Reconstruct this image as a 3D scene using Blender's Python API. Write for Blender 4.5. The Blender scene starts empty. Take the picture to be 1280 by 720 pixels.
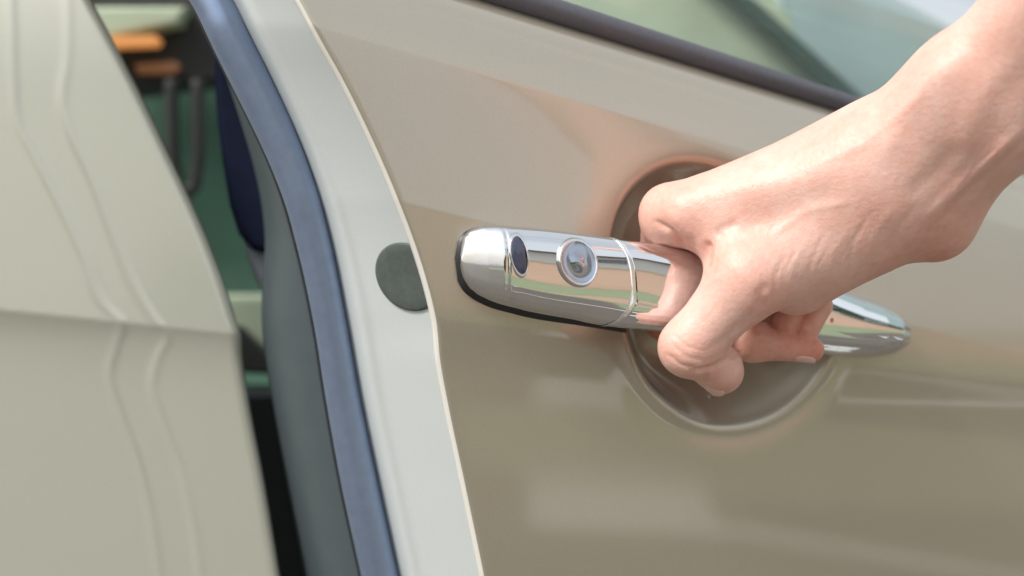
import bpy, math, random
import numpy as np
from mathutils import Vector

R = math.radians
S = 0.00039                    # metres per reference unit (one photo pixel at the focus plane)
CAMZ = 0.95
LENS = 60.0
D = 1280 * LENS / 36.0         # camera distance to the focus plane, in units
sc = bpy.context.scene
COL = sc.collection

# ------------------------------------------------------------------ camera
cam = bpy.data.cameras.new('camera'); cam_o = bpy.data.objects.new('camera', cam); COL.objects.link(cam_o)
cam_o.location = (0, -D * S, CAMZ); cam_o.rotation_euler = (R(90), 0, 0)
cam.lens = LENS; cam.sensor_width = 36; cam.clip_start = 0.02; cam.clip_end = 2000
cam.dof.use_dof = True; cam.dof.focus_distance = (D + 40) * S; cam.dof.aperture_fstop = 3.6
sc.camera = cam_o

# ------------------------------------------------------------------ sky and sun
SUN_EL, SUN_AZ = 46, 232       # azimuth clockwise from +Y: light from behind the camera, a little left
w = bpy.data.worlds.new('World'); sc.world = w; w.use_nodes = True
nt = w.node_tree; nt.nodes.clear()
sky = nt.nodes.new('ShaderNodeTexSky'); sky.sky_type = 'NISHITA'; sky.sun_disc = False
sky.sun_elevation = R(SUN_EL); sky.sun_rotation = R(SUN_AZ); sky.air_density = 1.0; sky.dust_density = 4.0; sky.ozone_density = 1.0
bg = nt.nodes.new('ShaderNodeBackground'); bg.inputs[1].default_value = 0.15
hsv = nt.nodes.new('ShaderNodeHueSaturation'); hsv.inputs['Saturation'].default_value = 0.75
wo = nt.nodes.new('ShaderNodeOutputWorld')
nt.links.new(sky.outputs[0], hsv.inputs['Color']); 
# thin high cloud over the sky
wtc = nt.nodes.new('ShaderNodeTexCoord'); wn = nt.nodes.new('ShaderNodeTexNoise'); wn.inputs['Scale'].default_value = 2.2; wn.inputs['Detail'].default_value = 5
wr = nt.nodes.new('ShaderNodeMapRange'); wr.inputs[1].default_value = 0.3; wr.inputs[2].default_value = 0.7; wr.inputs[3].default_value = 0.35; wr.inputs[4].default_value = 0.8
wm_ = nt.nodes.new('ShaderNodeMix'); wm_.data_type = 'RGBA'; wm_.inputs[7].default_value = (5.3, 5.6, 5.6, 1)
nt.links.new(wtc.outputs['Generated'], wn.inputs['Vector']); nt.links.new(wn.outputs[0], wr.inputs[0]); nt.links.new(wr.outputs[0], wm_.inputs[0])
nt.links.new(hsv.outputs[0], wm_.inputs[6]); nt.links.new(wm_.outputs[2], bg.inputs[0]); nt.links.new(bg.outputs[0], wo.inputs[0])
sl = bpy.data.lights.new('sun', 'SUN'); sl.energy = 1.9; sl.angle = R(14); sl.color = (1, 0.96, 0.90)
so = bpy.data.objects.new('sun', sl); COL.objects.link(so)
az, el = R(SUN_AZ), R(SUN_EL)
sdir = Vector((math.sin(az) * math.cos(el), math.cos(az) * math.cos(el), math.sin(el)))
so.rotation_euler = sdir.to_track_quat('Z', 'Y').to_euler()
sc.view_settings.view_transform = 'Standard'; sc.view_settings.look = 'None'
sc.view_settings.exposure = 0.45; sc.view_settings.gamma = 1; sc.view_settings.use_curve_mapping = False
sc.cycles.max_bounces = 8
sc.cycles.use_denoising = True

# ------------------------------------------------------------------ helpers
def W(px, py, d):
    """reference units -> (x, y, z) units, for a point d behind the focus plane"""
    px, py, d = np.asarray(px, float), np.asarray(py, float), np.asarray(d, float)
    k = (D + d) / D
    return np.stack(np.broadcast_arrays((px - 640) * k, d, (360 - py) * k), -1)
def proj(p):
    k = D / (D + p[..., 1])
    return 640 + p[..., 0] * k, 360 - p[..., 2] * k
def tow(p):
    q = np.array(p, float) * S; q[..., 2] += CAMZ; return q

def link(name, me, mat=None, parent=None, smooth=True):
    o = bpy.data.objects.new(name, me); COL.objects.link(o)
    if mat: me.materials.append(mat)
    if smooth and len(me.polygons): me.polygons.foreach_set('use_smooth', [True] * len(me.polygons))
    if parent: o.parent = parent
    me.update()
    return o
def mesh(name, V, F, mat=None, parent=None, smooth=True):
    me = bpy.data.meshes.new(name)
    me.from_pydata(tow(np.asarray(V)).tolist(), [], [list(map(int, f)) for f in F])
    me.validate()
    return link(name, me, mat, parent, smooth)
def gridfaces(n, m, off=0, closed=False, flip=False):
    F = []
    mm = m if closed else m - 1
    for i in range(n - 1):
        for j in range(mm):
            a = off + i * m + j; b = off + i * m + (j + 1) % m
            c = b + m; d_ = a + m
            F.append((a, d_, c, b) if flip else (a, b, c, d_))
    return F
def gridmesh(name, G, mat, parent, closed=False, caps=False, smooth=True, flip=False):
    n, m = G.shape[:2]
    F = gridfaces(n, m, closed=closed, flip=flip)
    V = G.reshape(-1, 3)
    if caps:
        a = list(range(m)); b = [(n - 1) * m + j for j in range(m)]
        F.append(a[::-1] if not flip else a); F.append(b if not flip else b[::-1])
    return mesh(name, V, F, mat, parent, smooth)
def tube(name, P, rad, mat, parent, seg=16, sx=1.0):
    """P: (n,3) units; rad scalar or (n,); closed tube with caps"""
    P = np.asarray(P, float); n = len(P); rad = np.broadcast_to(rad, (n,))
    T = np.gradient(P, axis=0); T /= np.linalg.norm(T, axis=1)[:, None]
    up = np.array([0, 1, 0.0]); A = np.cross(T, up); A /= np.linalg.norm(A, axis=1)[:, None]; B = np.cross(T, A)
    th = np.linspace(0, 2 * np.pi, seg, endpoint=False)
    G = P[:, None] + rad[:, None, None] * (sx * np.cos(th)[None, :, None] * A[:, None] + np.sin(th)[None, :, None] * B[:, None])
    return gridmesh(name, G, mat, parent, closed=True, caps=True)
def rail(pts):
    """smooth x(py) through given (py, x)"""
    pts = np.array(pts, float)
    def f(y):
        y = np.asarray(y, float)
        # cubic hermite with linear ends
        xs, vs = pts[:, 0], pts[:, 1]
        m = np.gradient(vs, xs)
        i = np.clip(np.searchsorted(xs, y) - 1, 0, len(xs) - 2)
        h = xs[i + 1] - xs[i]; t = (y - xs[i]) / h; tc = np.clip(t, 0, 1)
        r = ((2*tc**3 - 3*tc**2 + 1) * vs[i] + (tc**3 - 2*tc**2 + tc) * h * m[i] + (-2*tc**3 + 3*tc**2) * vs[i+1] + (tc**3 - tc**2) * h * m[i+1])
        r = r + np.where(t < 0, t * h * m[0], 0) + np.where(t > 1, (t - 1) * h * m[-1], 0)
        return r
    return f
def sstep(a, b, x):
    t = np.clip((x - a) / (b - a), 0, 1); return t * t * (3 - 2 * t)
def bezel_box(name, P0, P1, mat, parent, bev=6):
    """box between two unit-space corners, bevelled"""
    import bmesh
    bm = bmesh.new(); bmesh.ops.create_cube(bm, size=1)
    a = np.minimum(P0, P1); b = np.maximum(P0, P1)
    for v in bm.verts:
        q = [(a[k] + b[k]) / 2 + v.co[k] * (b[k] - a[k]) for k in range(3)]
        v.co = Vector(tow(np.array(q)))
    if bev: bmesh.ops.bevel(bm, geom=bm.edges[:], offset=bev * S, segments=3, profile=0.5, affect='EDGES')
    me = bpy.data.meshes.new(name); bm.to_mesh(me); bm.free()
    return link(name, me, mat, parent, smooth=False)

# ------------------------------------------------------------------ materials
def mat(name, col, rough=0.5, metal=0.0, coat=0.0, coat_rough=0.03, noise=None, bump=None, emit=None, spec=None, sss=0):
    m = bpy.data.materials.new(name); m.use_nodes = True
    t = m.node_tree; b = t.nodes['Principled BSDF']
    b.inputs['Base Color'].default_value = (*col, 1); b.inputs['Roughness'].default_value = rough
    b.inputs['Metallic'].default_value = metal; b.inputs['Coat Weight'].default_value = coat; b.inputs['Coat Roughness'].default_value = coat_rough
    if coat >= 1.0: b.inputs['Coat IOR'].default_value = 1.75
    if spec is not None: b.inputs['Specular IOR Level'].default_value = spec
    tc = t.nodes.new('ShaderNodeTexCoord')
    if noise:
        scale, amt = noise
        n = t.nodes.new('ShaderNodeTexNoise'); n.inputs['Scale'].default_value = scale; n.inputs['Detail'].default_value = 5
        t.links.new(tc.outputs['Object'], n.inputs['Vector'])
        r = t.nodes.new('ShaderNodeMapRange'); r.inputs[1].default_value = 0.3; r.inputs[2].default_value = 0.7
        r.inputs[3].default_value = 1 - amt; r.inputs[4].default_value = 1 + amt
        mx = t.nodes.new('ShaderNodeVectorMath'); mx.operation = 'SCALE'; mx.inputs[0].default_value = col
        t.links.new(n.outputs[0], r.inputs[0]); t.links.new(r.outputs[0], mx.inputs['Scale']); t.links.new(mx.outputs[0], b.inputs['Base Color'])
    if bump:
        scale, st, dist = bump
        n = t.nodes.new('ShaderNodeTexNoise'); n.inputs['Scale'].default_value = scale; n.inputs['Detail'].default_value = 3
        t.links.new(tc.outputs['Object'], n.inputs['Vector'])
        bu = t.nodes.new('ShaderNodeBump'); bu.inputs['Strength'].default_value = st; bu.inputs['Distance'].default_value = dist
        t.links.new(n.outputs[0], bu.inputs['Height']); t.links.new(bu.outputs[0], b.inputs['Normal'])
    if emit:
        b.inputs['Emission Color'].default_value = (*emit[0], 1); b.inputs['Emission Strength'].default_value = emit[1]
    return m
M = {}
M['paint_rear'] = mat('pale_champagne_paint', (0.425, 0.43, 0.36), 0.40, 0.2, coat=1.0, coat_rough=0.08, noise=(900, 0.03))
M['paint'] = mat('champagne_paint', (0.475, 0.425, 0.34), 0.34, 0.5, coat=1.0, coat_rough=0.04, noise=(900, 0.03))
M['paint_jamb'] = mat('sky_lit_edge_paint', (0.57, 0.61, 0.61), 0.45, 0.0, coat=0.3, coat_rough=0.15, noise=(600, 0.015))  # same paint as the skin, its sky-lit paleness put into the colour
M['chrome'] = mat('chrome', (0.78, 0.78, 0.80), 0.05, 1.0, bump=(60, 0.08, 0.0006))
M['cyl'] = mat('brushed_lock_metal', (0.42, 0.45, 0.52), 0.18, 1.0)
M['black'] = mat('black_rubber', (0.02, 0.022, 0.026), 0.45, noise=(300, 0.2))
M['seal'] = mat('blue_rubber_seal', (0.30, 0.375, 0.54), 0.40, 0.8, noise=(150, 0.05), bump=(2500, 0.06, 0.0002), spec=0.6)
M['belt'] = mat('belt_moulding_rubber', (0.10, 0.10, 0.12), 0.5, noise=(400, 0.1))
M['plug'] = mat('grey_rubber_plug', (0.085, 0.105, 0.095), 0.55, noise=(300, 0.12), bump=(700, 0.15, 0.0004))
M['inner'] = mat('inner_door_plastic', (0.12, 0.15, 0.165), 0.45, 0.5, noise=(60, 0.05), bump=(2500, 0.08, 0.0002))
M['navy'] = mat('navy_plastic', (0.008, 0.012, 0.036), 0.6, spec=0.15, noise=(200, 0.15))
M['greycap'] = mat('pale_grey_plastic', (0.42, 0.44, 0.48), 0.5)
M['green'] = mat('green_trim', (0.12, 0.25, 0.185), 0.7, noise=(20, 0.15))
M['green_pale'] = mat('pale_green_trim', (0.52, 0.60, 0.44), 0.7, noise=(18, 0.12))
M['green_dark'] = mat('dark_green_tone', (0.03, 0.07, 0.05), 0.6, noise=(30, 0.15))
M['blue_grey'] = mat('blue_grey_tone', (0.42, 0.54, 0.56), 0.8, noise=(12, 0.12))
M['charcoal'] = mat('charcoal_trim', (0.035, 0.035, 0.033), 0.6, noise=(40, 0.2))
M['amber_dim'] = mat('dim_amber_reflection', (0.25, 0.15, 0.09), 0.5, emit=((1.0, 0.38, 0.14), 0.07))  # emission stands in for a reflection on the console
M['amber'] = mat('emissive_amber', (0.4, 0.2, 0.08), 0.4, emit=((1.0, 0.38, 0.10), 0.35))  # emission stands in for an orange reflected glow
M['slot'] = mat('slot_plastic', (0.05, 0.055, 0.10), 0.25, coat=0.6)

# ground: paving that reaches the horizon
M['ground'] = mat('concrete_ground', (0.13, 0.115, 0.095), 0.9, noise=(0.8, 0.18), bump=(30, 0.3, 0.01))
me = bpy.data.meshes.new('ground'); me.from_pydata([(-600, -600, 0), (600, -600, 0), (600, 600, 0), (-600, 600, 0)], [], [(0, 1, 2, 3)])
g = link('ground', me, M['ground'], smooth=False); g['kind'] = 'structure'

def rot54(x, y, a=R(54)): return (x * math.cos(a) - y * math.sin(a), x * math.sin(a) + y * math.cos(a))
M['added_lawn'] = mat('added_lawn', (0.24, 0.29, 0.17), 0.95, noise=(6, 0.25))  # grass strip added out of view for a green band in the chrome
me = bpy.data.meshes.new('added_lawn'); me.from_pydata([tuple(rot54(x, y)) + (0.004,) for x, y in ((-40, -8.9), (40, -8.9), (40, -4.2), (-40, -4.2))], [], [(0, 1, 2, 3)])
g = link('added_lawn', me, M['added_lawn'], smooth=False); g['kind'] = 'structure'

# ------------------------------------------------------------------ door frame of reference
A = R(27.0)
O = W(546, 395, 0)
U = np.array([math.cos(A), math.sin(A), 0]); Vv = np.array([0, 0, 1.0]); N = np.array([math.sin(A), -math.cos(A), 0])
CAM = np.array([0, -D, 0.0])
def DPt(u, v, n):
    u, v, n = np.broadcast_arrays(np.asarray(u, float), np.asarray(v, float), np.asarray(n, float))
    return O + u[..., None] * U + v[..., None] * Vv + n[..., None] * N
def DP(px, py, n=0.0):
    """pixel -> (u, v) on the door plane offset n outward"""
    px, py = np.asarray(px, float), np.asarray(py, float)
    r = np.stack(np.broadcast_arrays((px - 640) / D, np.ones_like(px), (360 - py) / D), -1)
    t = ((O - CAM) @ N + n) / (r @ N)
    p = CAM + t[..., None] * r - O
    return p @ U, p @ Vv

R0 = rail([(-400, 60), (-200, 235), (-100, 313), (0, 375), (50, 402), (100, 430), (150, 455), (200, 478), (250, 499), (300, 518), (350, 534), (385, 543), (400, 546), (450, 551), (500, 560), (600, 581), (720, 606), (900, 640), (1300, 690)])
SR = rail([(-400, -10), (-200, 150), (-100, 225), (0, 291), (50, 316), (100, 341), (200, 385), (250, 402), (300, 415), (400, 435), (500, 453), (600, 474), (720, 500), (900, 538), (1300, 600)])
SL = rail([(-400, -90), (-200, 85), (-100, 165), (0, 238), (50, 262), (100, 287), (150, 312), (200, 335), (250, 354), (300, 368), (400, 390), (500, 406), (600, 424), (720, 450), (900, 485), (1300, 540)])
IL = rail([(-400, -80), (-200, 110), (-100, 200), (0, 255), (50, 270), (100, 284), (150, 300), (200, 315), (250, 326), (300, 331), (350, 328), (400, 327), (450, 332), (500, 340), (600, 358), (720, 380), (900, 410), (1300, 470)])

bu0, bv0 = DP(712, 34, -72); bu1, bv1 = DP(1083, 149, -72)
bs = (bv1 - bv0) / (bu1 - bu0)
def vb(u): return bv0 + (u - bu0) * bs
RC = DP(922, 377)
cu0, cv0 = DP(548, 400); cu1, cv1 = DP(1280, 478)
cs = (cv1 - cv0) / (cu1 - cu0)
def panel_h(u, v):
    t = vb(u) - v                      # distance below the belt line
    tt = np.clip(t, 0, None)
    h = -74 + 44 * (1 - np.exp(-tt / 29.0))
    h = h + np.interp(tt, [0, 40, 48, 110, 300, 2500], [0, 0, -0.6, 15, 30, 30])
    c = (v - (cv0 + (u - cu0) * cs))    # above the crease positive
    below = 0.5 * (-c + np.sqrt(c * c + 26.0**2)) - 0.5
    h = h - 14 * (1 - np.exp(-below / 60.0)) - 0.02 * below - 0.00004 * below**2
    q = np.sqrt(((u - RC[0]) / 172)**2 + ((v - RC[1]) / 164)**2)
    ang = np.arctan2(v - RC[1], u - RC[0])
    q = q / (1 + 0.30 * np.exp(-((ang - 2.35) / 0.75)**2))
    rimw = 0.035 + 0.10 * sstep(0.2, 1.0, np.cos(ang + 0.9))
    stp = 8.5 - 6.5 * sstep(-0.1, 0.9, np.cos(ang + 0.9))
    x = (1 - q)
    k = rimw
    sp = 0.5 * (x + np.sqrt(x * x + k * k)) - 0.5 * (np.sqrt(1 + k*k) - 1) * 0   # smooth max(x,0)
    cup = 88 * (1 - np.exp(-stp * sp))
    cup = cup * (1 - sstep(1.0, 1.35, q))
    # raised soft lip round the lower half of the cup
    lip = 4.0 * np.exp(-((q - 1.06) / 0.06)**2) * sstep(0.3, -0.6, np.sin(ang))
    return h - cup + lip

# height of the panel where the old plane is
T_MAX, U_MAX = 2100.0, 2300.0
tg = np.concatenate([np.linspace(0, 60, 31)[:-1], np.linspace(60, 760, 281)[:-1], np.geomspace(760, T_MAX, 26)])
lo = np.full(tg.shape, -900.0); hi = np.full(tg.shape, 900.0)
for _ in range(44):
    mid = (lo + hi) / 2
    v = vb(mid) - tg
    px, py = proj(DPt(mid, v, panel_h(mid, v)))
    c = px < R0(py)
    lo = np.where(c, mid, lo); hi = np.where(c, hi, mid)
uL = (lo + hi) / 2
ug = np.concatenate([[0, 0.6, 1.4, 2.6, 4.2, 6.5], np.linspace(9, 800, 317)[:-1], np.geomspace(800, U_MAX, 30)])
frac = np.linspace(0, 1, len(ug))
UU = uL[:, None] * (1 - sstep(0, 700, ug))[None, :] + ug[None, :] + 0 * tg[:, None]
VV = vb(UU) - tg[:, None]
HH = panel_h(UU, VV) - 2.2 * np.exp(-ug / 1.3)[None, :]
PANEL = DPt(UU, VV, HH)

car = bpy.data.objects.new('car', None); COL.objects.link(car)
car.location = (0, 0, 0)
car['label'] = 'champagne beige car with its front door pulled open, seen close up at the chrome handle'
car['category'] = 'car'
front = bpy.data.objects.new('front_door', None); COL.objects.link(front); front.parent = car
rear = bpy.data.objects.new('rear_door', None); COL.objects.link(rear); rear.parent = car

gridmesh('outer_panel', PANEL, M['paint'], front, flip=True)

# hem: the folded edge of the skin, a narrow strip facing the gap
B = PANEL[:, 0]
hem = np.stack([B, B - U * 2.5 - N * 2.0, B - U * 3.2 - N * 6, B - U * 2.4 - N * 12, B + U * 1 - N * 15, B + U * 30 - N * 16], 1)
M['hem'] = mat('hem_paint', (0.78, 0.76, 0.70), 0.4, 0.0, coat=0.6, coat_rough=0.1)
gridmesh('panel_hem', hem, M['hem'], front, flip=False)

# door edge (jamb), weatherstrip, inner trim
ys = np.linspace(-420, 1300, 240)
def dd0(y):          # depth of the panel edge at that height
    ex, ey = proj(PANEL[:, 0]); return np.interp(y, ey, PANEL[:, 0, 1])
def jamb(y, s):
    """s=0 behind the hem ... s=1 at the seal"""
    y = np.asarray(y, float)
    x0 = R0(y) + 26; x1 = SR(y) - 6
    x = x0 + (x1 - x0) * s
    d0 = dd0(y) + 34; d1 = dd0(y) + 150
    d = d0 + (d1 - d0) * s + 26 * sstep(0.86, 1.0, s) - 7 * np.exp(-((s - 0.84) / 0.07)**2)
    return W(x, y, d)
ss = np.concatenate([np.linspace(0, 0.7, 12)[:-1], np.linspace(0.7, 1, 18)])
J = np.stack([jamb(ys, s) for s in ss], 1)
gridmesh('door_edge', J, M['paint_jamb'], front)

sd = dd0(ys) + 165
cx = (SL(ys) + SR(ys)) / 2; rr = (SR(ys) - SL(ys)) / 2 * (D + sd) / D * 0.93
tube('weatherstrip', W(cx, ys, sd), rr, M['seal'], front, seg=28)
# clipped foot of the weatherstrip, a thin dark channel either side
tube('seal_channel', W(SR(ys) - 3, ys, sd + 22), 8, M['black'], front, seg=8)
tube('seal_channel', W(SL(ys) + 3, ys, sd + 30), 6, M['black'], front, seg=8)

ti = np.linspace(0, 1, 22)
IT = []
for s in ti:
    x = SL(ys) + 14 + (IL(ys) - SL(ys) - 14) * np.sin(s * math.pi / 2)**1.0
    d = dd0(ys) + 190 + 190 * (1 - np.cos(s * math.pi / 2))
    IT.append(W(x, ys, d))
IT.append(W(IL(ys) + 30, ys, dd0(ys) + 640)); 
gridmesh('inner_trim', np.stack(IT, 1), M['inner'], front)

# round rubber plug on the door edge, partly under the hem
def plug():
    V = []; F = []
    rings = [0.0, 0.35, 0.7, 0.93, 1.0, 1.0]; lift = [4.0, 4.2, 4.6, 4.6, 3.2, -3]
    n = 48
    nrm = np.array([-math.cos(A) , -math.sin(A), 0])
    for r_, l_ in zip(rings, lift):
        for k in range(n):
            a = 2 * math.pi * k / n
            px = 512 + 40 * r_ * math.cos(a) + 3 * r_ * math.sin(a); py = 346 + 42.5 * r_ * math.sin(a) + 6 * r_ * math.cos(a)
            x0 = R0(py) + 26; x1 = SR(py) - 6; s = max((px - x0) / (x1 - x0), -0.3)
            V.append(jamb(py, s) + nrm * (l_ * 1.0))
    G = np.array(V).reshape(len(rings), n, 3)
    return gridmesh('edge_plug', G, M['plug'], front, closed=True)
plug()

# belt moulding and window glass
uu = np.linspace(uL[0] + 4, U_MAX, 120)
def beltstrip():
    prof = [(-1, -60), (3, -53), (8, -48), (16, -46), (26, -48), (34, -58), (38, -68), (36, -84), (20, -90), (-3, -88)]   # (up, n)
    G = np.stack([DPt(uu, vb(uu) + a * np.interp(uu, [0, 900], [1.0, 0.78]), n - 12) for a, n in prof], 1)
    gridmesh('belt_moulding', G, M['belt'], front, closed=True, caps=True)
beltstrip()
gl = bpy.data.materials.new('window_glass'); gl.use_nodes = True
t = gl.node_tree; t.nodes.clear()
o_ = t.nodes.new('ShaderNodeOutputMaterial'); mx = t.nodes.new('ShaderNodeMixShader'); tr = t.nodes.new('ShaderNodeBsdfTransparent'); gs = t.nodes.new('ShaderNodeBsdfGlossy')
fr = t.nodes.new('ShaderNodeFresnel'); fr.inputs[0].default_value = 1.5
tr.inputs[0].default_value = (0.94, 0.97, 0.96, 1); gs.inputs['Roughness'].default_value = 0.02
t.links.new(fr.outputs[0], mx.inputs[0]); t.links.new(tr.outputs[0], mx.inputs[1]); t.links.new(gs.outputs[0], mx.inputs[2]); t.links.new(mx.outputs[0], o_.inputs[0])
M['glass'] = gl
gu = np.linspace(uL[0] + 40, U_MAX, 20)
rows = []
for a, n in [(10, -84), (300, -155), (620, -260), (900, -390)]:
    rows.append(DPt(gu, vb(gu) + a, n))
for a, n in [(900, -398), (620, -268), (300, -163), (10, -92)]:
    rows.append(DPt(gu, vb(gu) + a, n))
gridmesh('window_glass', np.stack(rows, 1), M['glass'], front, closed=True)

fr_ = np.array([DPt(uL[0] + 26, vb(uL[0]) + a, n) for a, n in [(-10, -90), (300, -155), (620, -265), (900, -394)]])
tube('window_frame', fr_, 26, M['belt'], front, seg=12)
# ------------------------------------------------------------------ door handle
htop = rail([(574, 326), (577, 306), (583, 293), (594, 285), (608, 282), (650, 284), (740, 294), (800, 302), (870, 315), (950, 333), (1000, 346), (1060, 366), (1100, 380), (1122, 394), (1131, 405), (1135, 418)])
hbot = rail([(574, 326), (577, 342), (583, 355), (594, 366), (608, 374), (650, 387), (740, 402), (800, 411), (870, 419), (950, 430), (1000, 438), (1060, 446), (1100, 445), (1122, 438), (1131, 430), (1135, 418)])
def hsec(px):
    """outward offset of the section's middle and half thickness"""
    n0 = np.interp(px, [574, 600, 765, 830, 900, 980, 1030, 1060, 1135], [6, 14, 42, 62, 72, 66, 44, 32, 8])
    hn = np.interp(px, [574, 579, 586, 620, 634, 765, 830, 960, 1030, 1060, 1090, 1112, 1126, 1135], [3, 8, 14, 37, 34, 32, 24, 24, 34, 38, 37, 32, 22, 5])
    return n0, hn
def handle_piece(name, x0, x1, grow=0.0, m='chrome', end0=False, end1=False, nshift=0.0, hs=1.0, parent=None):
    e = np.linspace(0, 1, 170)
    px = x0 + (x1 - x0) * (e if not (end0 or end1) else (1 - np.cos(e * math.pi / 2)) if end0 and not end1 else np.sin(e * math.pi / 2))
    G = []
    th = np.linspace(0, 2 * math.pi, 112, endpoint=False)
    for x in px:
        n0, hn = hsec(x)
        hn -= 3.0 * math.exp(-((x - 620) / 2.0)**2)
        hn *= hs; n0 = n0 + nshift
        wq = math.exp(-((x - 770) / 45.0)**2)
        rnd = np.interp(x, [1000, 1100], [0, 1])
        ub, v_t = DP(x, htop(x), n0); u2, v_b = DP(x, hbot(x), n0)
        vc = (v_t + v_b) / 2; hv = abs(v_t - v_b) / 2 + grow
        c, s_ = np.cos(th), np.sin(th)
        ex = 0.72 + 0.34 * rnd
        ub = ub + wq * np.interp(c, [-1, -0.7, -0.3, 0.3, 1], [-20, -2, 11, 5, -9]) * (0.4 + 0.6 * (s_ > -0.2))
        vv = vc + hv * np.sign(c) * np.abs(c)**ex
        nn = n0 + hn * np.sign(s_) * np.abs(s_)**ex
        # a soft shoulder where the face turns down to the lower flank
        nn = nn + 0.22 * np.sin(c * 42) * sstep(-0.2, -0.45, c) * (s_ > 0) * sstep(590, 640, x)
        nn = nn + 1.2 * np.exp(-((c + 0.55) / 0.2)**2) * (s_ > 0) * min(1, hv / 40) * (hn / 30)
        G.append(DPt(ub + 0 * vv, vv, nn))
    return gridmesh(name, np.array(G), M[m], parent or front, closed=True, caps=True)
PO = -26      # the sheet near the handle sits about this far below the reference plane
cap = handle_piece('handle_cap', 575, 767.5, end0=True)
grip = handle_piece('handle_grip', 771.5, 1134.5, end1=True)
M['seam'] = mat('bright_seam', (0.9, 0.9, 0.9), 0.25, 1.0)
handle_piece('handle_seam', 767.5, 771.5, grow=0.9, hs=1.03, m='seam')
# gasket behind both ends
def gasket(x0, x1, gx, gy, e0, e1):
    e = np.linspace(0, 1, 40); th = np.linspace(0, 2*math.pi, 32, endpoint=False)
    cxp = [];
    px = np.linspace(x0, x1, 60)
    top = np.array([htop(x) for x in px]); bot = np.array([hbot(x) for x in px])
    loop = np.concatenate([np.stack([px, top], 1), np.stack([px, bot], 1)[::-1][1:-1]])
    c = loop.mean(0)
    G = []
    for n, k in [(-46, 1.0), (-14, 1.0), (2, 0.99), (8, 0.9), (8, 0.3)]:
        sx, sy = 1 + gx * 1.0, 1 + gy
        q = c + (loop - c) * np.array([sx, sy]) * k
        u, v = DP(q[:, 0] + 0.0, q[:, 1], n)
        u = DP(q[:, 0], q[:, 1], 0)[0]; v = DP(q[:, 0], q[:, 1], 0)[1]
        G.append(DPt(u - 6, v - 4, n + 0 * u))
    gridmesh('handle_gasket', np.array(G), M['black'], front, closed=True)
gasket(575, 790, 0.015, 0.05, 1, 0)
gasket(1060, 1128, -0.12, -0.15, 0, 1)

def on_handle(px, py, out=0.0):
    """point on the front face of the handle under that pixel"""
    n0, hn = hsec(px); n = n0 + hn
    for _ in range(8):
        ub, v_t = DP(px, htop(px), n0); u2, v_b = DP(px, hbot(px), n0)
        vc = (v_t + v_b) / 2; hv = abs(v_t - v_b) / 2
        u, v = DP(px, py, n)
        n0u, hnu = n0, hn
        c = np.clip((v - vc) / hv, -0.999, 0.999); cc = np.sign(c) * np.abs(c)**(1/0.72)
        s_ = math.sqrt(1 - cc * cc)
        n = n0 + hn * abs(s_)**0.72
    return u, v, n + out
def dish(name, cx, cy, ra, rb, tilt, prof, m, n=36):
    G = []
    for r_, l_ in prof:
        row = []
        for k in range(n):
            a = 2 * math.pi * k / n
            dx, dy = ra * r_ * math.cos(a), rb * r_ * math.sin(a)
            x = cx + dx * math.cos(tilt) - dy * math.sin(tilt); y = cy + dx * math.sin(tilt) + dy * math.cos(tilt)
            u, v, nn = on_handle(x, y, l_)
            row.append(DPt(u, v, nn))
        G.append(row)
    return gridmesh(name, np.array(G), M[m], front, closed=True, flip=False)
dish('lock_slot', 648, 319, 9.8, 27, R(-10), [(0.02, 1.5), (0.5, 1.6), (0.85, 1.2), (1.0, -1)], 'slot')
dish('slot_bezel', 649, 319, 11.5, 28.5, R(-10), [(0.85, 0.8), (0.93, 1.4), (1.0, 0.9), (1.02, -2)], 'chrome')
dish('key_cylinder', 722, 328, 23, 30, R(-20), [(0.02, 2.2), (0.3, 1.4), (0.36, 0.2), (0.6, 0.3), (0.8, 1.2), (0.93, 3.4)], 'cyl')
dish('cylinder_ring', 722, 328, 23, 30, R(-20), [(0.90, 3.0), (0.95, 4.2), (1.02, 3.8), (1.07, 0.5), (1.08, -2)], 'chrome')

# ------------------------------------------------------------------ rear door
RR = rail([(-400, -190), (-200, -15), (-100, 55), (0, 112), (50, 139), (100, 165), (200, 213), (300, 258), (400, 293), (420, 299), (440, 300), (500, 309), (600, 328), (720, 348), (900, 378), (1300, 430)])
rl1 = rail([(-400, -90), (-100, 5), (30, 15), (100, 17), (150, 22), (200, 47), (260, 78), (320, 106), (380, 130), (405, 152), (430, 146), (470, 137), (510, 148), (570, 170), (640, 188), (720, 200), (900, 230), (1300, 290)])
rl2 = rail([(-400, -40), (-100, 72), (70, 84), (130, 78), (160, 86), (220, 113), (300, 144), (360, 168), (400, 192), (420, 208), (445, 198), (480, 190), (520, 200), (580, 223), (650, 240), (720, 250), (900, 280), (1300, 340)])
ry = np.linspace(-420, 1300, 560)
RD = 330
rx_off = np.concatenate([[0, 1, 2.5, 5, 9], np.linspace(13, 420, 150), np.geomspace(425, 2600, 30)])
G = []
cre = lambda x: 388 + (x - 0) * 0.10
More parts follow.
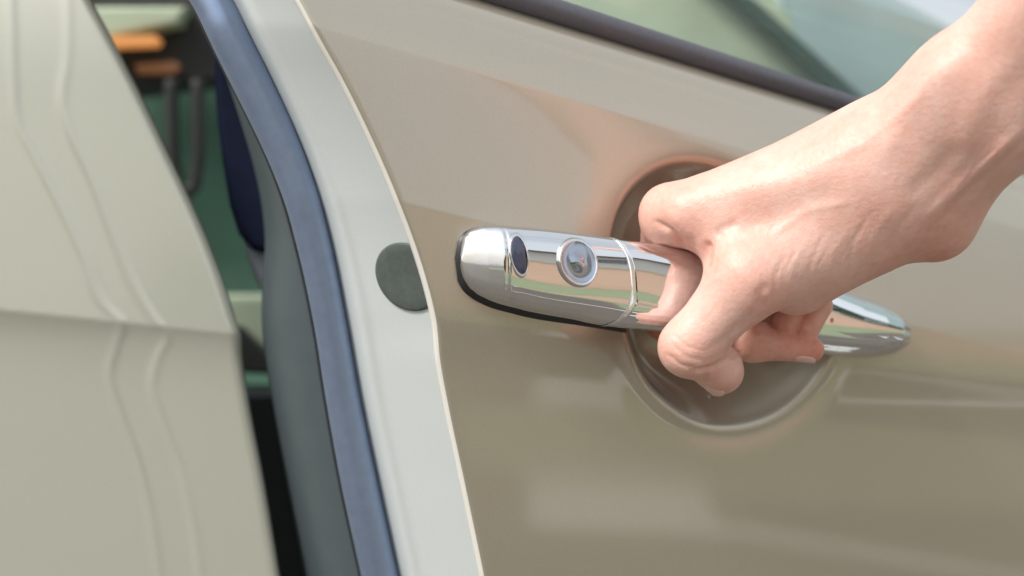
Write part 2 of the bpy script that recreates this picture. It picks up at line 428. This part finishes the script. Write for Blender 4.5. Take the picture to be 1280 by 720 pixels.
for xo in rx_off:
    x = RR(ry) - xo
    d = RD + xo * 0.10 - 0.0 * ry
    # body section: shoulder rolls inward at the top, crease, concave below
    d = d + 90 * sstep(120, -300, ry) ** 1.5
    b = ry - cre(x)
    d = d + np.where(b > 0, 13 * (1 - np.exp(-np.clip(b, 0, None) / 30)) - 0.02 * b, 0) + np.where(b <= 0, -0.05 * b, 0)
    if xo < 12: d = d + 7 * (1 - xo / 12)**2
    for f_ in (rl1, rl2):  # mirror image of the open door's edge, shaped as shallow ridges
        q = x - f_(ry)
        d = d - 1.3 * np.exp(-(q / 6.5)**2) 
    q = (x - rl1(ry)) / (rl2(ry) - rl1(ry))
    d = d + 0.7 * sstep(-0.15, 0.15, q) * sstep(1.15, 0.85, q)
    G.append(W(x, ry, d))
G = np.stack(G, 1)
gridmesh('outer_panel', G, M['paint_rear'] if 'paint_rear' in M else M['paint'], rear, flip=False)
E = G[:, 0]
ret = np.stack([E, E + np.array([1.5, 2, 0]), E + np.array([1.5, 8, 0]), E + np.array([-8, 16, 0]), E + np.array([-60, 60, 0]), E + np.array([-90, 420, 0])], 1)
M['sill_dark'] = mat('dark_door_shut', (0.10, 0.10, 0.09), 0.6)
gridmesh('panel_hem', ret[:, :4], M['paint'], rear)
gridmesh('inner_edge', ret[:, 3:], M['sill_dark'], rear)

# ------------------------------------------------------------------ interior behind the gap
def slab(name, pts, d, th, m, parent=car, bev=10):
    """extruded outline, pts in reference pixels at depth d, rounded by a bevel"""
    import bmesh
    bm = bmesh.new()
    f = [bm.verts.new(Vector(tow(W(x, y, d)))) for x, y in pts]
    k = [bm.verts.new(Vector(tow(W(x, y, d) + np.array([0, th, 0])))) for x, y in pts]
    n = len(pts)
    bm.faces.new(f); bm.faces.new(k[::-1])
    for i in range(n): bm.faces.new((f[i], k[i], k[(i+1) % n], f[(i+1) % n]))
    bmesh.ops.recalc_face_normals(bm, faces=bm.faces)
    if bev:
        ed = [e for e in bm.edges if (e.verts[0] in f) and (e.verts[1] in f)]
        bmesh.ops.bevel(bm, geom=ed, offset=bev * S, segments=4, profile=0.5, affect='EDGES')
    me = bpy.data.meshes.new(name); bm.to_mesh(me); bm.free()
    return link(name, me, M[m], parent, smooth=False)
slab('cabin_wall', [(-300, -300), (560, -300), (560, 900), (-300, 900)], 1500, 40, 'green', bev=0)
slab('seat_shoulder', [(60, 8), (232, 8), (222, 30), (180, 38), (120, 50), (60, 56)], 1180, 90, 'green_pale')
slab('roof_console', [(40, -60), (420, -60), (420, 96), (330, 92), (235, 106), (170, 114), (40, 120)], 1240, 120, 'charcoal', bev=14)
slab('amber_glow', [(130, 45), (194, 44), (200, 50), (196, 57), (130, 60)], 1160, 30, 'amber', bev=4)  # orange reflected glow, built as an emitting slab
slab('amber_glow', [(168, 80), (218, 76), (226, 84), (216, 92), (172, 92)], 1225, 12, 'amber_dim', bev=3)  # the first glow mirrored on the console, built as an emitting slab
pts = [(214, 100), (215, 150), (217, 200), (222, 232), (234, 242), (243, 232), (248, 200), (248, 150), (247, 100)]
P = np.array([W(x, y, 1150) for x, y in pts])
tt_ = np.linspace(0, len(pts) - 1, 60); P = np.stack([np.interp(tt_, range(len(pts)), P[:, k]) for k in range(3)], 1)
tube('grab_handle', P, 13, M['charcoal'], car, seg=12)
slab('seat_cushion', [(230, 368), (420, 368), (420, 442), (330, 440), (230, 420)], 1100, 200, 'green_pale', bev=14)
slab('console_side', [(230, 405), (300, 408), (345, 450), (420, 455), (420, 474), (230, 462)], 1060, 60, 'charcoal', bev=8)
slab('floor_carpet', [(180, 494), (520, 488), (520, 1000), (180, 1000)], 900, 300, 'black', bev=10)
# dark navy belt guide and its pale foot, on the body side of the opening
slab('belt_guide', [(268, 40), (266, 90), (270, 150), (277, 205), (286, 258), (297, 292), (314, 312), (345, 320), (380, 320), (380, 40)], 470, 60, 'navy', bev=12)
slab('pillar_trim', [(302, 296), (310, 325), (318, 348), (332, 372), (380, 400), (380, 296)], 500, 40, 'greycap', bev=8)

# tones reflected in the window, built as panels behind the glass
slab('pale_reflection', [(560, -400), (880, -120), (1075, 140), (1200, 400), (560, 400)], 1250, 40, 'green_pale', bev=0)
slab('dark_reflection', [(800, -100), (845, -90), (1090, 130), (1200, 260), (1130, 230), (1035, 108)], 1190, 40, 'green_dark', bev=6)
slab('blue_reflection', [(780, -700), (3000, -700), (3000, 600), (1300, 600), (1000, 60)], 1235, 60, 'blue_grey', bev=0)

# ------------------------------------------------------------------ the hand: one continuous surface from a smooth distance field
def P3(px, py, d): return W(px, py, d)
prims = []          # (a, b, ra, rb, k, group)
def cap3(a, b, ra, rb, g): prims.append((P3(*a), P3(*b), float(ra), float(rb), g))
# forearm: radius and ulna side by side
ARM, THUMB, IDX, MID, RING, PINK = range(6)
cap3((1105, 205, 0), (1208, 102, -70), 60, 50, ARM)
cap3((1208, 102, -70), (1430, -145, -230), 50, 68, ARM)
cap3((1420, -150, -230), (1760, -560, -480), 78, 95, ARM)
cap3((1150, 232, 0), (1254, 146, -60), 58, 52, ARM)
cap3((1254, 146, -60), (1462, -92, -210), 52, 70, ARM)
cap3((1462, -92, -210), (1820, -490, -460), 80, 95, ARM)
cap3((1060, 222, 5), (1190, 112, -60), 47, 47, ARM)
# heel of the hand, palm side
cap3((1165, 280, 45), (1100, 275, 60), 46, 52, ARM)
# metacarpals
cap3((1110, 215, 0), (862, 268, 52), 60, 36, ARM)
cap3((1100, 195, 10), (895, 255, 70), 56, 34, ARM)
cap3((1090, 200, 30), (940, 250, 95), 56, 36, ARM)
cap3((1110, 245, 10), (930, 320, 40), 56, 40, ARM)
cap3((1100, 262, 25), (990, 335, 45), 58, 48, ARM)
cap3((1060, 290, 40), (1000, 350, 60), 52, 36, ARM)
cap3((918, 300, 42), (930, 338, 22), 28, 34, ARM)
cap3((1175, 262, 45), (1278, 140, -40), 42, 38, ARM)
cap3((1278, 140, -40), (1470, -80, -190), 38, 60, ARM)
# thumb
cap3((1010, 310, 22), (935, 350, 10), 52, 45, THUMB)
cap3((935, 350, 10), (861, 434, 22), 46, 34, THUMB)
cap3((861, 434, 22), (899, 461, 62), 33, 25.5, THUMB)
cap3((898, 460, 62), (902, 466, 70), 26, 24, THUMB)
# index
cap3((905, 272, 60), (838, 268, 84), 42, 37, IDX)
cap3((838, 268, 84), (833, 312, 158), 38, 35, IDX)
cap3((833, 312, 158), (832, 400, 178), 27, 25, IDX)
cap3((832, 400, 178), (940, 426, 118), 26, 25, IDX)
cap3((940, 426, 118), (1014, 437, 104), 25, 17, IDX)
# middle, ring, little
cap3((920, 250, 80), (880, 285, 190), 30, 25, MID)
cap3((880, 285, 190), (900, 400, 205), 25, 23, MID)
cap3((900, 400, 205), (962, 412, 150), 23, 20, MID)
cap3((962, 412, 150), (984, 398, 112), 17, 13, MID)
cap3((992, 388, 108), (984, 407, 104), 13, 12, MID)
cap3((950, 250, 110), (930, 285, 225), 30, 24, RING)
cap3((930, 285, 225), (950, 400, 230), 24, 22, RING)
cap3((950, 400, 230), (1000, 420, 165), 22, 18, RING)
cap3((1026, 382, 112), (1009, 412, 106), 16, 15, RING)
cap3((1000, 420, 165), (1010, 409, 125), 17, 16, RING)
cap3((985, 255, 130), (975, 290, 235), 27, 21, PINK)
cap3((975, 290, 235), (1000, 380, 250), 21, 18, PINK)
cap3((1000, 380, 250), (1030, 400, 190), 18, 15, PINK)

def sd_cap(p, a, b, ra, rb):
    ba = b - a; L2 = float(ba @ ba)
    h = np.clip(((p - a) @ ba) / L2, 0, 1)
    q = p - a - h[:, None] * ba
    return np.sqrt((q * q).sum(1)) - (ra + (rb - ra) * h)
def smin(a, b, k):
    h = np.maximum(k - np.abs(a - b), 0) / k
    return np.minimum(a, b) - h * h * k * 0.25
KG = {0: 46, 1: 24, 2: 16, 3: 12, 4: 12, 5: 12}
def sdf(p):
    grp = {}
    for a, b, ra, rb, g in prims:
        s_ = sd_cap(p, a, b, ra, rb)
        grp[g] = s_ if g not in grp else smin(grp[g], s_, KG[g])
    body = smin(grp[0], grp[1], 18)
    f = smin(grp[3], grp[4], 5); f = smin(f, grp[5], 5)
    f2 = smin(grp[2], f, 5)
    # only the roots of the fingers melt into the hand
    root = sstep(150, 90, p[:, 1])
    kk = 6 + 16 * root
    h = np.maximum(kk - np.abs(body - f2), 0) / kk
    return np.minimum(body, f2) - h * h * kk * 0.25
def grad(p, e=0.6):
    f0 = sdf(p); g_ = np.zeros_like(p)
    for k in range(3):
        q = p.copy(); q[:, k] += e; g_[:, k] = (sdf(q) - f0) / e
    return f0, g_
def surface():
    st = 4.5; cs_ = 5
    lo_ = np.array([100.0, -620.0, -190.0]); hi_ = np.array([1020.0, 330.0, 860.0])
    n = np.ceil((hi_ - lo_) / (st * cs_)).astype(int)
    cc = [lo_[k] + (np.arange(n[k]) + 0.5) * st * cs_ - st / 2 for k in range(3)]
    X = np.stack(np.meshgrid(*cc, indexing='ij'), -1).reshape(-1, 3)
    C = sdf(X).reshape(n)
    F = np.repeat(np.repeat(np.repeat(C, cs_, 0), cs_, 1), cs_, 2)
    act = np.abs(F) < st * cs_ * 1.35
    idx = np.argwhere(act)
    vals = np.empty(len(idx))
    for i in range(0, len(idx), 400000):
        vals[i:i+400000] = sdf(lo_ + idx[i:i+400000] * st)
    F[act] = vals
    ins = F < 0
    # surface nets
    c8 = [ins[i:ins.shape[0]-1+i, j:ins.shape[1]-1+j, k:ins.shape[2]-1+k] for i in (0,1) for j in (0,1) for k in (0,1)]
    cnt = sum(c.astype(np.int8) for c in c8)
    cell = (cnt > 0) & (cnt < 8)
    ci = np.argwhere(cell); vid = -np.ones(cell.shape, int); vid[cell] = np.arange(len(ci))
    acc = np.zeros((len(ci), 3)); num = np.zeros(len(ci))
    for ax in range(3):
        o1 = [(ax + 1) % 3, (ax + 2) % 3]
        for i in (0, 1):
            for j in (0, 1):
                a = ci.copy(); a[:, o1[0]] += i; a[:, o1[1]] += j
                b = a.copy(); b[:, ax] += 1
                fa = F[a[:,0],a[:,1],a[:,2]]; fb = F[b[:,0],b[:,1],b[:,2]]
                m_ = (fa < 0) != (fb < 0)
                t_ = np.where(m_, fa / np.where(m_, fa - fb, 1), 0)
                pt = a.astype(float); pt[:, ax] += t_
                acc += pt * m_[:, None]; num += m_
    V = lo_ + acc / num[:, None] * st
    faces = []
    for ax in range(3):
        o1, o2 = (ax + 1) % 3, (ax + 2) % 3
        sl0 = [slice(None)] * 3; sl1 = [slice(None)] * 3
        sl0[ax] = slice(0, -1); sl1[ax] = slice(1, None)
        a, b = ins[tuple(sl0)], ins[tuple(sl1)]
        e = np.argwhere(a != b)
        e = e[(e[:, o1] > 0) & (e[:, o2] > 0) & (e[:, o1] < cell.shape[o1]) & (e[:, o2] < cell.shape[o2])]
        q = []
        for i, j in ((0, 0), (1, 0), (1, 1), (0, 1)):
            c = e.copy(); c[:, o1] -= i; c[:, o2] -= j
            q.append(vid[c[:,0], c[:,1], c[:,2]])
        q = np.stack(q, 1)
        fl = a[e[:,0], e[:,1], e[:,2]]
        q[~fl] = q[~fl][:, ::-1]
        faces.append(q)
    Q = np.concatenate(faces); Q = Q[(Q >= 0).all(1)]
    return V, Q
def project(V, it=3):
    for _ in range(it):
        f0, g_ = grad(V)
        L = (g_ * g_).sum(1) + 1e-6
        stp = np.clip(f0 / L, -4, 4)
        V = V - stp[:, None] * g_
    return V
def subdivide(V, Q):
    E = np.concatenate([Q[:, [k, (k+1) % 4]] for k in range(4)])
    Es = np.sort(E, 1); u_, inv = np.unique(Es, axis=0, return_inverse=True); inv = inv.reshape(-1)
    n, m = len(V), len(Q)
    em = (V[u_[:,0]] + V[u_[:,1]]) / 2; fc = V[Q].mean(1)
    ei = [n + inv[k*m:(k+1)*m] for k in range(4)]; fi = n + len(u_) + np.arange(m)
    Q2 = np.concatenate([np.stack([Q[:, k], ei[k], fi, ei[(k-1) % 4]], 1) for k in range(4)])
    return np.concatenate([V, em, fc]), Q2

HV, HQ = surface()
HV = project(HV, 3)
HV, HQ = subdivide(HV, HQ)
HV = project(HV, 2)
_, HN = grad(HV); HN /= np.linalg.norm(HN, axis=1)[:, None]
# creases, tendons, veins, knuckle folds: (polyline in reference px, width, height)
def seg_dist(px, py, pl):
    best = np.full(px.shape, 1e9); tb = np.zeros(px.shape); tot = len(pl) - 1
    for i in range(tot):
        a = np.array(pl[i], float); b = np.array(pl[i+1], float); ab = b - a
        h = np.clip(((px - a[0]) * ab[0] + (py - a[1]) * ab[1]) / (ab @ ab), 0, 1)
        dist = np.hypot(px - a[0] - h * ab[0], py - a[1] - h * ab[1])
        c = dist < best; best = np.where(c, dist, best); tb = np.where(c, (i + h) / tot, tb)
    return best, tb
strokes = [
    # tendons and bones on the wrist and back of the hand
    ([(1215, 60), (1160, 105), (1120, 155), (1100, 210)], 16, 4.0),
    ([(1285, 60), (1235, 110), (1212, 160), (1190, 215)], 18, 3.2),
    ([(1060, 205), (980, 228), (900, 245)], 14, 2.2),
    ([(1060, 235), (980, 262), (915, 285)], 16, -2.4),
    ([(1290, 168), (1240, 215), (1200, 250), (1165, 292)], 6, -4.5),
    ([(1290, 150), (1235, 200), (1185, 245), (1150, 280)], 7, 3.6),
    ([(1290, 185), (1250, 222), (1222, 250)], 5, -2.5),
    ([(1205, 175), (1170, 215), (1130, 250)], 12, -2.5),
    ([(1150, 250), (1120, 290), (1100, 330)], 6, -1.2),
    ([(1120, 255), (1095, 290), (1078, 335)], 5, 0.8),
    ([(1090, 262), (1068, 300), (1058, 345)], 4, -1.0),
    ([(1062, 280), (1040, 320), (1034, 360)], 4, 0.7),
    ([(1035, 285), (1015, 325), (1008, 368)], 4, -0.9),
    ([(1010, 295), (990, 335), (985, 375)], 4, 0.7),
    ([(985, 310), (970, 345), (968, 385)], 4, -1.0),
    ([(1040, 300), (1022, 335), (1016, 372)], 2, -0.6), ([(1000, 305), (980, 340), (976, 380)], 2, -0.6), ([(1075, 285), (1050, 325), (1045, 358)], 2, -0.5),
    ([(868, 322), (858, 312), (842, 304)], 2, -0.8), ([(905, 372), (890, 392), (872, 408)], 2, -0.5), ([(1252, 178), (1222, 205), (1196, 238)], 2.5, -1.2),
    ([(1180, 60), (1150, 120), (1080, 180), (1000, 215)], 6, 1.3), ([(1075, 250), (1010, 262), (955, 300)], 5, 1.1),
    # web between thumb and index
    ([(886, 300), (884, 318), (880, 338)], 5, -7.0),
    ([(893, 296), (905, 285), (925, 278)], 6, -3.0),
    ([(815, 274), (838, 288), (858, 312), (884, 348)], 3.6, -6.5),
    ([(826, 262), (850, 280), (868, 300)], 7, 2.0),
    # thumb: side crease, knuckle folds
    ([(955, 378), (930, 402), (905, 425), (880, 440)], 5, -2.0),
    ([(832, 440), (850, 456), (876, 462)], 2.5, -1.8),
    ([(838, 428), (856, 445), (882, 452)], 2.2, -1.3),
    ([(842, 418), (860, 434), (886, 440)], 2.0, -1.0),
    ([(862, 466), (895, 458), (928, 438)], 3.0, -5.0),
    ([(958, 352), (950, 368), (954, 388)], 6, -2.2),
]
vpx, vpy = proj(HV)
front_f = sstep(-0.1, 0.4, -HN[:, 1])
disp = np.zeros(len(HV))
for pl, wd, amp in strokes:
    dist, tb = seg_dist(vpx, vpy, pl)
    fade = np.minimum(1, np.minimum(tb, 1 - tb) * 5 + 0.0)
    disp += amp * np.exp(-(dist / wd)**2) * fade * front_f
nearonly = sstep(120, 95, HV[:, 1])
HV = HV + HN * (disp * 0.8 * nearonly)[:, None]

def skin_mat():
    m = bpy.data.materials.new('skin'); m.use_nodes = True
    t = m.node_tree; b = t.nodes['Principled BSDF']; L = t.links.new
    at = t.nodes.new('ShaderNodeAttribute'); at.attribute_name = 'flush'
    tc = t.nodes.new('ShaderNodeTexCoord')
    n1 = t.nodes.new('ShaderNodeTexNoise'); n1.inputs['Scale'].default_value = 45; n1.inputs['Detail'].default_value = 6; L(tc.outputs['Object'], n1.inputs['Vector'])
    n2 = t.nodes.new('ShaderNodeTexNoise'); n2.inputs['Scale'].default_value = 260; n2.inputs['Detail'].default_value = 4; L(tc.outputs['Object'], n2.inputs['Vector'])
    ad = t.nodes.new('ShaderNodeMath'); ad.operation = 'MULTIPLY_ADD'; ad.inputs[1].default_value = 0.55; L(n1.outputs[0], ad.inputs[0]); L(at.outputs['Fac'], ad.inputs[2])
    ad2 = t.nodes.new('ShaderNodeMath'); ad2.operation = 'MULTIPLY_ADD'; ad2.inputs[1].default_value = 0.35; L(n2.outputs[0], ad2.inputs[0]); L(ad.outputs[0], ad2.inputs[2])
    cr = t.nodes.new('ShaderNodeValToRGB'); e = cr.color_ramp.elements
    e[0].position = 0.24; e[0].color = (0.84, 0.575, 0.49, 1); e[1].position = 0.92; e[1].color = (0.66, 0.26, 0.18, 1)
    e2 = cr.color_ramp.elements.new(0.52); e2.color = (0.81, 0.46, 0.375, 1)
    L(ad2.outputs[0], cr.inputs[0]); L(cr.outputs[0], b.inputs['Base Color'])
    b.inputs['Roughness'].default_value = 0.43
    b.inputs['Subsurface Weight'].default_value = 0.14; b.inputs['Subsurface Radius'].default_value = (1.0, 0.35, 0.2); b.inputs['Subsurface Scale'].default_value = 0.004
    vo = t.nodes.new('ShaderNodeTexVoronoi'); vo.inputs['Scale'].default_value = 1100; L(tc.outputs['Object'], vo.inputs['Vector'])
    n3 = t.nodes.new('ShaderNodeTexNoise'); n3.inputs['Scale'].default_value = 380; n3.inputs['Detail'].default_value = 5; L(tc.outputs['Object'], n3.inputs['Vector'])
    b1 = t.nodes.new('ShaderNodeBump'); b1.inputs['Strength'].default_value = 0.22; b1.inputs['Distance'].default_value = 0.0004; L(vo.outputs[0], b1.inputs['Height'])
    b2 = t.nodes.new('ShaderNodeBump'); b2.inputs['Strength'].default_value = 0.35; b2.inputs['Distance'].default_value = 0.0009; L(n3.outputs[0], b2.inputs['Height'])
    L(b1.outputs[0], b2.inputs['Normal']); L(b2.outputs[0], b.inputs['Normal'])
    return m
M['skin'] = skin_mat()
pc = W(885, 330, 0)
hand = mesh('person', HV, HQ, M['skin'])
hand['label'] = 'bare right hand and forearm of a person gripping the chrome door handle'
hand['category'] = 'person'
# flush: real redness of the skin at fingertips, joints and the heel of the palm
fl = np.zeros(len(HV))
def blob(px, py, r, a, dmin=-1e9, dmax=1e9):
    global fl
    fl = fl + a * np.exp(-(((vpx - px)**2 + (vpy - py)**2) / r**2)) * ((HV[:, 1] > dmin) & (HV[:, 1] < dmax))
blob(1180, 320, 42, 0.30); blob(1120, 345, 30, 0.2); blob(1025, 440, 28, 0.4); blob(960, 430, 55, 0.28, 60); blob(886, 312, 14, 0.12)
blob(845, 455, 26, 0.10); blob(895, 485, 22, 0.2); blob(825, 270, 26, 0.12); blob(955, 365, 26, 0.18); blob(995, 408, 26, 0.1, 60)
blob(840, 400, 50, 0.25, 90)
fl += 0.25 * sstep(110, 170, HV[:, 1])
a_ = hand.data.attributes.new('flush', 'FLOAT', 'POINT')
if len(a_.data) == len(HV): a_.data.foreach_set('value', fl.astype(np.float32))

# nails
M['nail'] = mat('nail', (0.80, 0.50, 0.44), 0.25, coat=0.5, coat_rough=0.15)
def nail(c, ax, side, L_, Wd, curl, nr):
    """c centre on the skin, ax along the finger, side across, nr outward"""
    G = []
    for i in np.linspace(-1, 1, 13):
        row = []
        for j in np.linspace(-1, 1, 11):
            k = math.sqrt(max(0, 1 - abs(i)**3 * 0.55))
            row.append(c + ax * (i * L_) + side * (j * Wd * k) - nr * (curl * (j * k)**2 + 0.6 * i * i))
        G.append(row)
    o = gridmesh('nail', np.array(G), M['nail'], hand)
    so_ = o.modifiers.new('thickness', 'SOLIDIFY'); so_.thickness = 0.0006; so_.offset = 0
def unit(v): v = np.array(v, float); return v / np.linalg.norm(v)
def nail_at(px, py, d, ax, nr, L_, Wd, curl):
    ax = unit(ax); nr = np.array(nr, float); nr = unit(nr - (nr @ ax) * ax); side = np.cross(ax, nr)
    p = W(px, py, d)[None]
    # march along nr to the skin
    q = p + nr * 60
    for _ in range(60):
        q = q - nr * sdf(q)[:, None] * 0.9
    nail(q[0] + nr * 0.6, ax, side, L_, Wd, curl, nr)
nail_at(897, 466, 62, (0.60, 0.62, -0.50), (-0.25, -0.25, -0.95), 15, 14, 5)
nail_at(1008, 436, 104, (0.97, -0.1, -0.12), (0.05, -0.35, -0.95), 13, 10, 4)

# ------------------------------------------------------------------ added unseen behind the viewer, to shape the paint and chrome reflections
def bx(name, a, c, m, p=None):
    V = [(x, y, z) for x in (a[0], c[0]) for y in (a[1], c[1]) for z in (a[2], c[2])]
    me = bpy.data.meshes.new(name); me.from_pydata(V, [], [(0,1,3,2),(4,6,7,5),(0,4,5,1),(2,3,7,6),(0,2,6,4),(1,5,7,3)])
    return link(name, me, m, p, smooth=False)
def place(name, label, cat):
    o = bpy.data.objects.new(name, None); COL.objects.link(o); o['label'] = label; o['category'] = cat
    o.rotation_euler = (0, 0, R(54)); return o
wm = mat('added_salmon_render', (0.84, 0.56, 0.43), 0.9, noise=(0.7, 0.06)); cm = mat('added_coping', (0.5, 0.47, 0.42), 0.8, noise=(3, 0.1))
gw = place('pink_reflector_wall', 'salmon wall added out of view to tint the chrome handle pink', 'wall')  # added only for its pink reflection
bx('wall', (-30, -9.4, 0), (30, -9.0, 1.6), wm, gw); bx('added_coping', (-30, -9.45, 1.6), (30, -8.95, 1.68), cm, gw)  # unseen wall, added for its pink reflection
hs = place('added_house', 'pale house added out of view to put stepped edges into the paint reflections', 'added_house')  # added only for its reflection in the upper door
hw = mat('added_house_render', (0.62, 0.61, 0.56), 0.9, noise=(0.5, 0.06)); gm = mat('added_house_window_glass', (0.08, 0.10, 0.11), 0.1); fm = mat('added_house_window_frame', (0.75, 0.75, 0.72), 0.5)
rm = mat('roof_tile', (0.20, 0.12, 0.09), 0.8, noise=(3, 0.2))
bx('wall', (-16, -26, 0), (-2, -18, 6.2), hw, hs); bx('added_roof', (-16.6, -26.6, 6.2), (-1.4, -17.4, 6.7), rm, hs)  # unseen house shell, added for the paint reflections
for x in (-14, -10.5, -7, -3.8):
    f = bx('added_window', (x, -17.995, 3.8), (x + 1.3, -17.93, 5.3), fm, hs)
    bx('added_pane', (x + .08, -17.93, 3.88), (x + .62, -17.92, 5.22), gm, f); bx('added_pane', (x + .68, -17.93, 3.88), (x + 1.22, -17.92, 5.22), gm, f)
# white ground stripes, added for pale reflections in the door paint
M['line'] = mat('reflection_white', (0.75, 0.75, 0.72), 0.7, noise=(8, 0.1))
def strip(x0, y0, x1, y1):
    me = bpy.data.meshes.new('reflection_stripe')
    me.from_pydata([(x0, y0, .004), (x1, y0, .004), (x1, y1, .004), (x0, y1, .004)], [], [(0, 1, 2, 3)])
    o = link('reflection_stripe', me, M['line'], smooth=False); o['kind'] = 'structure'
strip(0.9, -3.4, 1.02, 1.2); strip(3.4, -3.4, 3.52, 1.2)
me = bpy.data.meshes.new('reflection_patch_mesh')
me.from_pydata([rot54(x, y) + (.005,) for x, y in ((0.06, -4.4), (0.60, -4.4), (0.60, -3.72), (0.06, -3.72))], [], [(0, 1, 2, 3)])
o = link('reflection_patch', me, M['line'], smooth=False); o['kind'] = 'structure'  # pale ground patch added to mirror as a white square in the door
# hedges added out of view to give the chrome dark reflections
lm = mat('added_hedge_leaves', (0.05, 0.085, 0.03), 0.6, noise=(3, 0.3))
def hedge(label, x0, x1, yc, top, n, seed):
    hg = place('added_hedge', label, 'added_hedge'); rng = random.Random(seed); V = []; F = []
    for i in range(n):
        x = rng.uniform(x0, x1); z = rng.uniform(0.0, top) if rng.random() < .7 else top + rng.gauss(0, .15); y = yc + rng.gauss(0, .35); q = 0.22
        a = rng.uniform(0, 6.28); b = rng.uniform(-1, 1); k = len(V)
        dx, dy, dz = math.cos(a) * q, math.sin(a) * q, b * q
        V += [(x - dx, y - dy, z), (x, y + dz, z - q * .6), (x + dx, y + dy, z), (x, y - dz, z + q * .6)]; F.append((k, k+1, k+2, k+3))
    me = bpy.data.meshes.new('foliage'); me.from_pydata(V, [], F)
    link('foliage', me, lm, hg, smooth=False)['kind'] = 'stuff'
hedge('dark hedge added out of view to darken the right tip of the chrome handle', 5, 30, -10.4, 3.4, 5200, 4)
hedge('low dark hedge added out of view to darken the left handle cap', -30, -7, -8.2, 1.9, 3600, 9)
